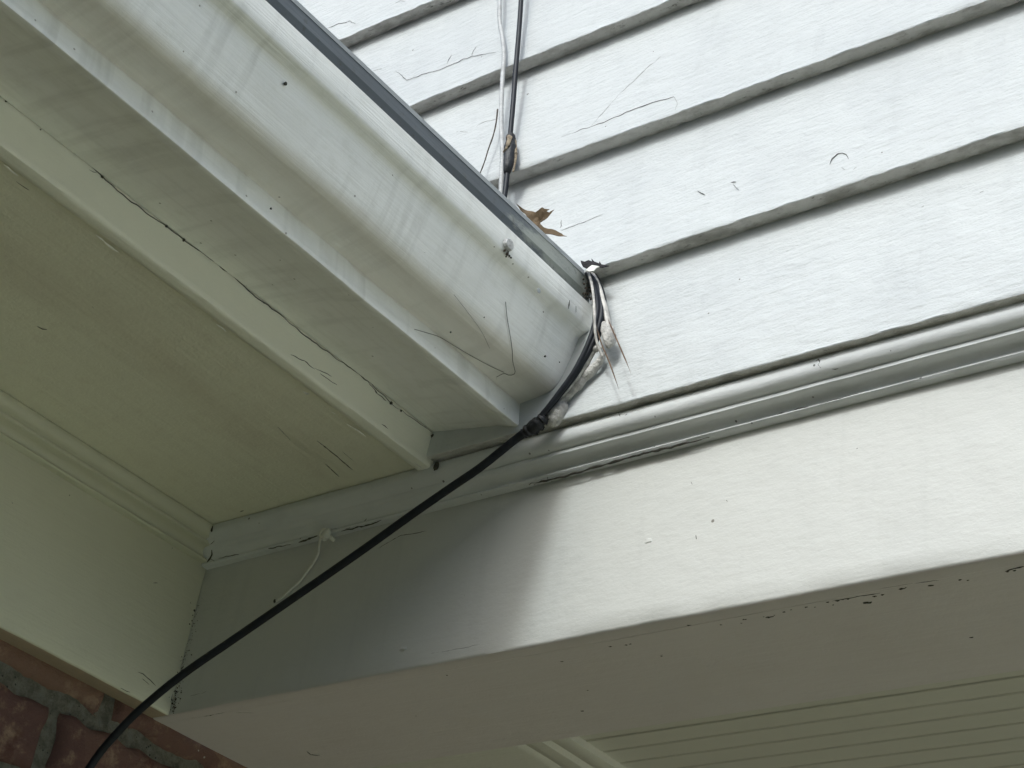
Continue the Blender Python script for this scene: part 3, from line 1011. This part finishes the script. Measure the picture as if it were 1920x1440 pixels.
top_black = [on_y(979, -60, -0.036), on_y(977, 0, -0.036), on_y(973, 60, -0.0365), on_y(967, 130, -0.037), on_y(962, 195, -0.037), on_y(957, 250, -0.036), on_y(953, 300, -0.036),
             on_y(949, 345, -0.037), on_y(944, 385, -0.036)]
e_ = top_black[-1]
over_roof = [Vector((0.303, -0.031, 0.350)), Vector((0.318, -0.029, 0.328)), Vector((0.345, -0.027, 0.315)), Vector((0.368, -0.026, 0.305))]
up = Vector((top_black[1].x - 0.03, -0.036, 1.45))
bw = thing("black_wire", "thin black wire hanging on the clapboards beside the white cable and round the gutter end", "wire", tuple(e_), "black wires running round the gutter end")
mb = MB()
mb.tube(spline([up] + top_black + over_roof + bundle(-4.6, -4.0, -0.0395), 0.006), 0.0022, 10)
mb.build("strand", M["black"], bw)
mb = MB()
sl = spline([on_y(958, 252, -0.037), on_y(957, 272, -0.038), on_y(955, 295, -0.038), on_y(952, 316, -0.038), on_y(950, 326, -0.037)], 0.002)
mb.tube(sl, 0.0042, 12, sq=0.8, rfun=lambda t: 0.45 + 0.75 * math.sin(math.pi * min(0.999, t * 0.93 + 0.05)) ** 0.6 + 0.25 * ns(t * 7, 1.0))
mb.build("splice_sleeve", M["tape"], bw, sharp=30)
mb = MB()
sl = spline([on_y(956, 256, -0.041), on_y(953, 268, -0.043), on_y(948, 280, -0.043), on_y(944, 286, -0.042)], 0.0015)
mb.tube(sl, 0.0022, 8, sq=0.6, rfun=lambda t: 1.1 - 0.7 * t + 0.5 * ns(t * 8, 3.0))
sl = spline([on_y(964, 262, -0.035), on_y(967, 280, -0.036), on_y(966, 305, -0.036), on_y(962, 322, -0.036)], 0.0015)
mb.tube(sl, 0.0014, 8, sq=0.7, rfun=lambda t: 1.2 - 0.6 * t + 0.5 * ns(t * 9, 5.0))
mb.lump(on_y(954, 258, -0.040), 0.0022, 1.0, 0.9, 0, None, 10, 8, 2.4)
mb.build("torn_shell", M["tan"], bw, sharp=30)

mb = MB()
mb.tube(spline([Vector((0.27, -0.026, 0.340)), Vector((0.31, -0.0235, 0.326)), Vector((0.345, -0.0225, 0.314)), Vector((0.368, -0.0225, 0.305))] + bundle(4.2, 4.0, -0.0375), 0.006), 0.0022, 10)
tag(mb.build("black_wire", M["black"], None), "thin black wire seen only in the bundle curling down over the gutter end", "wire", "black wires running round the gutter end")
mb = MB()
mb.tube(spline([Vector((0.29, -0.022, 0.334)), Vector((0.345, -0.0205, 0.314)), Vector((0.368, -0.0205, 0.305))] + bundle(9.5, 8.0, -0.0345)[:-2], 0.006), 0.0018, 10)
tag(mb.build("black_wire", M["black"], None), "black wire deepest in the bundle, half behind the white caulk lump", "wire", "black wires running round the gutter end")

wc = [on_y(936, -60, -0.034), on_y(937, 0, -0.034), on_y(937, 40, -0.034), on_y(943, 78, -0.034), on_y(945, 108, -0.034), on_y(942, 150, -0.034), on_y(940, 200, -0.034),
      on_y(940, 240, -0.034), on_y(942, 285, -0.034), on_y(941, 320, -0.034), on_y(939, 362, -0.034)]
mb = MB()
mb.tube(spline([Vector((wc[1].x - 0.02, -0.034, 1.45))] + wc + [Vector((0.302, -0.030, 0.350))], 0.006), 0.0020, 10, rfun=lambda t: 1 + 0.10 * ns(t * 60, 3.3))
tag(mb.build("white_cable", M["whitecable"], None), "lumpy white painted cable hanging down the clapboards behind the roof edge", "cable")

w1 = [on_y(1101, 507, -0.028), on_y(1106, 520, -0.032), on_y(1111, 542, -0.039), on_y(1114, 570, -0.042), on_y(1115, 598, -0.042), on_y(1116, 622, -0.041), on_y(1120, 645, -0.038), on_y(1130, 668, -0.036)]
w2 = [on_y(1103, 506, -0.025), on_y(1115, 520, -0.027), on_y(1124, 540, -0.032), on_y(1131, 565, -0.036), on_y(1137, 592, -0.036), on_y(1141, 618, -0.036), on_y(1142, 640, -0.034)]
w3 = [on_y(1105, 508, -0.023), on_y(1121, 526, -0.026), on_y(1131, 552, -0.031), on_y(1138, 580, -0.034), on_y(1143, 606, -0.033), on_y(1144, 632, -0.031)]
hid = [Vector((0.30, -0.024, 0.330)), Vector((0.345, -0.023, 0.316)), Vector((0.370, -0.024, 0.306))]
for pts_, rad, lab in ((w1, 0.0010, "thin pale wire on the gutter side of the black bundle at the gutter end"),
                       (w2, 0.0017, "thicker pale wire on the wall side of the bundle at the gutter end"),
                       (w3, 0.0009, "thin outermost pale wire of the bundle, nearest the clapboards")):
    mb = MB()
    mb.tube(spline(hid + pts_, 0.005), rad, 8)
    tag(mb.build("pale_wire", M["greywire"], None), lab, "wire", "pale wires in the cable bundle")

# caulk round the cables
lumps = [("white caulk lump standing beside the bundle where two needles stick out", [(1131, 603), (1136, 612), (1141, 625), (1143, 640), (1140, 652)], -0.036, [0.4, 0.9, 1.2, 1.15, 0.7], 0.0045),
         ("long pale caulk strand twisted along the wall side of the black cables", [(1128, 652), (1112, 656), (1104, 668), (1096, 686), (1084, 705), (1068, 726), (1050, 747)], -0.034, [0.9, 1.2, 1.1, 1.0, 0.8, 0.6, 0.4], 0.0036),
         ("thin smooth caulk strand looping below the twisted strand", [(1133, 660), (1124, 678), (1110, 694), (1092, 712), (1072, 734), (1050, 758), (1030, 780)], -0.031, [0.8, 0.9, 1.1, 1.1, 1.0, 0.9, 0.6], 0.0033),
         ("flat grey caulk pad pressed on the moulding top below the bundle", [(1058, 752), (1052, 764), (1045, 776), (1034, 789), (1024, 797)], -0.031, [0.6, 1.0, 1.1, 1.0, 0.5], 0.0058)]
for i, (lab, pix, y, rs, rad) in enumerate(lumps):
    mb = MB()
    p_ = spline([on_y(px, py, y) for px, py in pix], 0.0015)
    mb.tube(p_, rad, 12, sq=0.75, rfun=lambda t, rs=rs, i=i: (rs[min(len(rs) - 2, int(t * (len(rs) - 1)))] * (1 - (t * (len(rs) - 1)) % 1)
            + rs[min(len(rs) - 1, int(t * (len(rs) - 1)) + 1)] * ((t * (len(rs) - 1)) % 1)) * (1 + 0.22 * ns(t * 9, i * 4.0)) * min(1, 0.3 + 8 * t, 0.3 + 8 * (1 - t)))
    tag(mb.build("caulk_lump", M["caulk"], None, sharp=60), lab, "caulk", "old caulk around the cables")


# ------------------------------------------------------------------ leaf, scraps, twig, needles
def flat_leaf(name, outline, q, n, thick, mat, curl, seed, wob=0.0012):
    n = Vector(n).normalized()
    pts = [hit(px, py, q, n) for px, py in outline]
    c = sum(pts, Vector()) / len(pts)
    bm = bmesh.new()
    vs = [bm.verts.new(p) for p in pts]
    f = bm.faces.new(vs)
    bmesh.ops.triangulate(bm, faces=[f])
    bmesh.ops.subdivide_edges(bm, edges=bm.edges[:], cuts=2, use_grid_fill=True)
    for v_ in bm.verts:
        d = (v_.co - c)
        v_.co += n * (curl * (d.length ** 2) * 30 + wob * ns(v_.co.x * 90 + seed, v_.co.y * 90, v_.co.z * 90))
    r = bmesh.ops.extrude_face_region(bm, geom=bm.faces[:])
    for g_ in r["geom"]:
        if isinstance(g_, bmesh.types.BMVert):
            g_.co -= n * thick
    bmesh.ops.recalc_face_normals(bm, faces=bm.faces)
    me = bpy.data.meshes.new(name)
    bm.to_mesh(me)
    bm.free()
    me.materials.append(mat)
    o = bpy.data.objects.new(name, me)
    scene.collection.objects.link(o)
    return o


def zz(pts):
    return [(880 + x / 5.3333, 340 + y / 5.3333) for x, y in pts]


leaf_out = zz([(490, 275), (540, 288), (600, 300), (665, 322), (700, 305), (735, 278), (760, 292), (805, 290), (775, 308), (800, 315), (850, 285), (820, 320), (780, 350), (730, 375), (708, 405),
               (715, 435), (745, 465), (800, 488), (870, 505), (930, 530), (945, 550), (985, 578), (935, 560), (880, 550), (790, 535), (740, 520), (690, 490), (640, 440), (600, 390), (560, 340), (520, 310)])
leaf = flat_leaf("oak_leaf", leaf_out, on_y(1005, 410, -0.075), (0.35, -1, 0.1), 0.0004, M["leaf"], 0.16, 3.0, 0.004)
tag(leaf, "dry brown pointed oak leaf caught on the roof edge above the gutter", "leaf")
scrap_out = zz([(1112, 790), (1150, 800), (1190, 782), (1222, 792), (1218, 765), (1250, 797), (1298, 822), (1303, 800), (1322, 832), (1395, 842), (1330, 862), (1270, 852), (1230, 838), (1180, 864), (1135, 852), (1118, 820)])
sc_ = flat_leaf("leaf_scrap", scrap_out, on_y(1115, 492, -0.036), (0.2, -1, 0.3), 0.0006, M["scrap"], 0.0, 8.0)
tag(sc_, "black rotten leaf scrap stuck where the gutter end meets the clapboards", "debris")
fl_out = zz([(1165, 882), (1185, 862), (1225, 838), (1250, 842), (1300, 848), (1262, 868), (1240, 892), (1200, 900)])
fl_ = flat_leaf("paint_flake", fl_out, on_y(1108, 502, -0.040), (0.2, -1, 0.3), 0.0007, M["flake"], 0.0, 5.0)
tag(fl_, "small white curled paint flake just under the black leaf scrap", "debris")
mb = MB()
for i in range(26):
    px, py = 1104 + rng.gauss(0, 7), 545 + rng.gauss(0, 9)
    if px > 1113:
        px = 1110
    mb.lump(on_x(px, py, 0.3925), 0.0006 * rng.uniform(0.6, 1.9), i * 1.3, 0.8, 0, None, 7, 5, 2.2)
o = mb.build("gutter_litter", M["twig"], None)
o["label"] = "black crumbs of litter lying behind the gutter lip beside the cables"
o["category"] = "debris"
o["kind"] = "stuff"

mb = MB()
mb.tube(spline([on_y(933, 205, -0.031), on_y(931, 225, -0.032), on_y(926, 250, -0.0335), on_y(915, 282, -0.035), on_y(908, 305, -0.036), on_y(898, 330, -0.037)], 0.004), 0.00065, 7, rfun=lambda t: 1.1 - 0.35 * t + 0.3 * ns(t * 14, 2))
tag(mb.build("twig", M["twig"], None), "thin dark twig leaning on the clapboards left of the white cable", "twig")
for pix, ylist, lab in (([(1139, 596), (1150, 622), (1163, 652), (1175, 680), (1183, 700)], (-0.036, -0.042, -0.046, -0.048, -0.048), "longer upper pine needle hanging out of the caulk lump"),
                        ([(1118, 612), (1128, 645), (1141, 676), (1151, 703), (1161, 732)], (-0.040, -0.043, -0.046, -0.048, -0.048), "lower pine needle hanging from the caulk in front of the shaded clapboard")):
    mb = MB()
    mb.tube(spline([on_y(px, py, y) for (px, py), y in zip(pix, ylist)], 0.004), 0.00055, 7, taper=True)
    tag(mb.build("pine_needle", M["needle"], None), lab, "pine needle", "pine needles at the gutter end")

def on_gutter(px, py, lift=0.0006):
    best = None
    for (x0, z0), (x1, z1) in zip(GP[4:35], GP[5:36]):
        n = Vector((-(z1 - z0), 0, x1 - x0))
        if n.length < 1e-9:
            continue
        n.normalize()
        if n.x < 0:
            n = -n
        p = hit(px, py, (x0, 0, z0), n)
        t = ((p.x - x0) * (x1 - x0) + (p.z - z0) * (z1 - z0)) / ((x1 - x0) ** 2 + (z1 - z0) ** 2)
        if -0.02 <= t <= 1.02:
            d = (p - CAM).length
            if best is None or d < best[0]:
                best = (d, p + n * lift)
    return best[1]


# cobweb threads sagging across the gutter face
for pix, lab in (([(947, 566), (949, 590), (954, 620), (959, 650), (961, 675), (960, 702), (953, 702), (946, 699), (938, 702), (931, 706)], "bent cobweb thread dropping down the gutter face near its end"),
                 ([(776, 618), (800, 625), (824, 633), (850, 646), (875, 661), (900, 675), (925, 688), (945, 697)], "long cobweb thread slanting along the gutter bottom edge"),
                 ([(850, 552), (880, 590), (905, 625), (918, 652)], "faint short cobweb thread on the middle of the gutter face")):
    mb = MB()
    mb.tube(spline([on_gutter(px, py) for px, py in pix], 0.003), 0.00022 if "faint" not in lab else 0.00012, 5)
    tag(mb.build("cobweb_thread", M["web"], None), lab, "cobweb", "cobweb threads on the gutter")

# painted nail with a hanging thread on the beam
c = on_y(611, 1002, -0.010)
nail = thing("painted_nail", "paint clogged round nail head on the beam under the soffit, thread hanging off it", "nail", tuple(c))
mb = MB()
mb.lump(c, 0.005, 3.0, 0.35, 0, (Vector((0.0048, 0, 0)), Vector((0, 0.0032, 0)), Vector((0, 0, 0.0048))), 18, 12, 2.0)
rows = []
mb.tube([c + Vector((0.0036 * math.cos(a * 0.45), -0.0030, 0.0036 * math.sin(a * 0.45))) for a in range(2, 15)], 0.0009, 7, taper=True)
mb.tube([c + Vector((0, 0.0, 0)), c + Vector((0, 0.014, 0))], 0.0018, 8)
mb.build("head", M["painted"], nail)
mb = MB()
mb.tube(spline([on_y(602, 1004, -0.0095), on_y(599, 1018, -0.006), on_y(597, 1036, -0.003), on_y(590, 1052, -0.002), on_y(577, 1070, -0.0016), on_y(562, 1090, -0.0016), on_y(547, 1104, -0.0016), on_y(532, 1118, -0.0016), on_y(518, 1127, -0.0016)], 0.003), 0.0010, 7, rfun=lambda t: 1 + 0.25 * ns(t * 20, 4))
mb.build("thread", M["painted"], nail)
mb = MB()
mb.lump(on_y(515, 1127, -0.0022), 0.0013, 3, 0.8, 0, None, 8, 6, 2.0)
mb.build("thread_tip", M["crack"], nail)
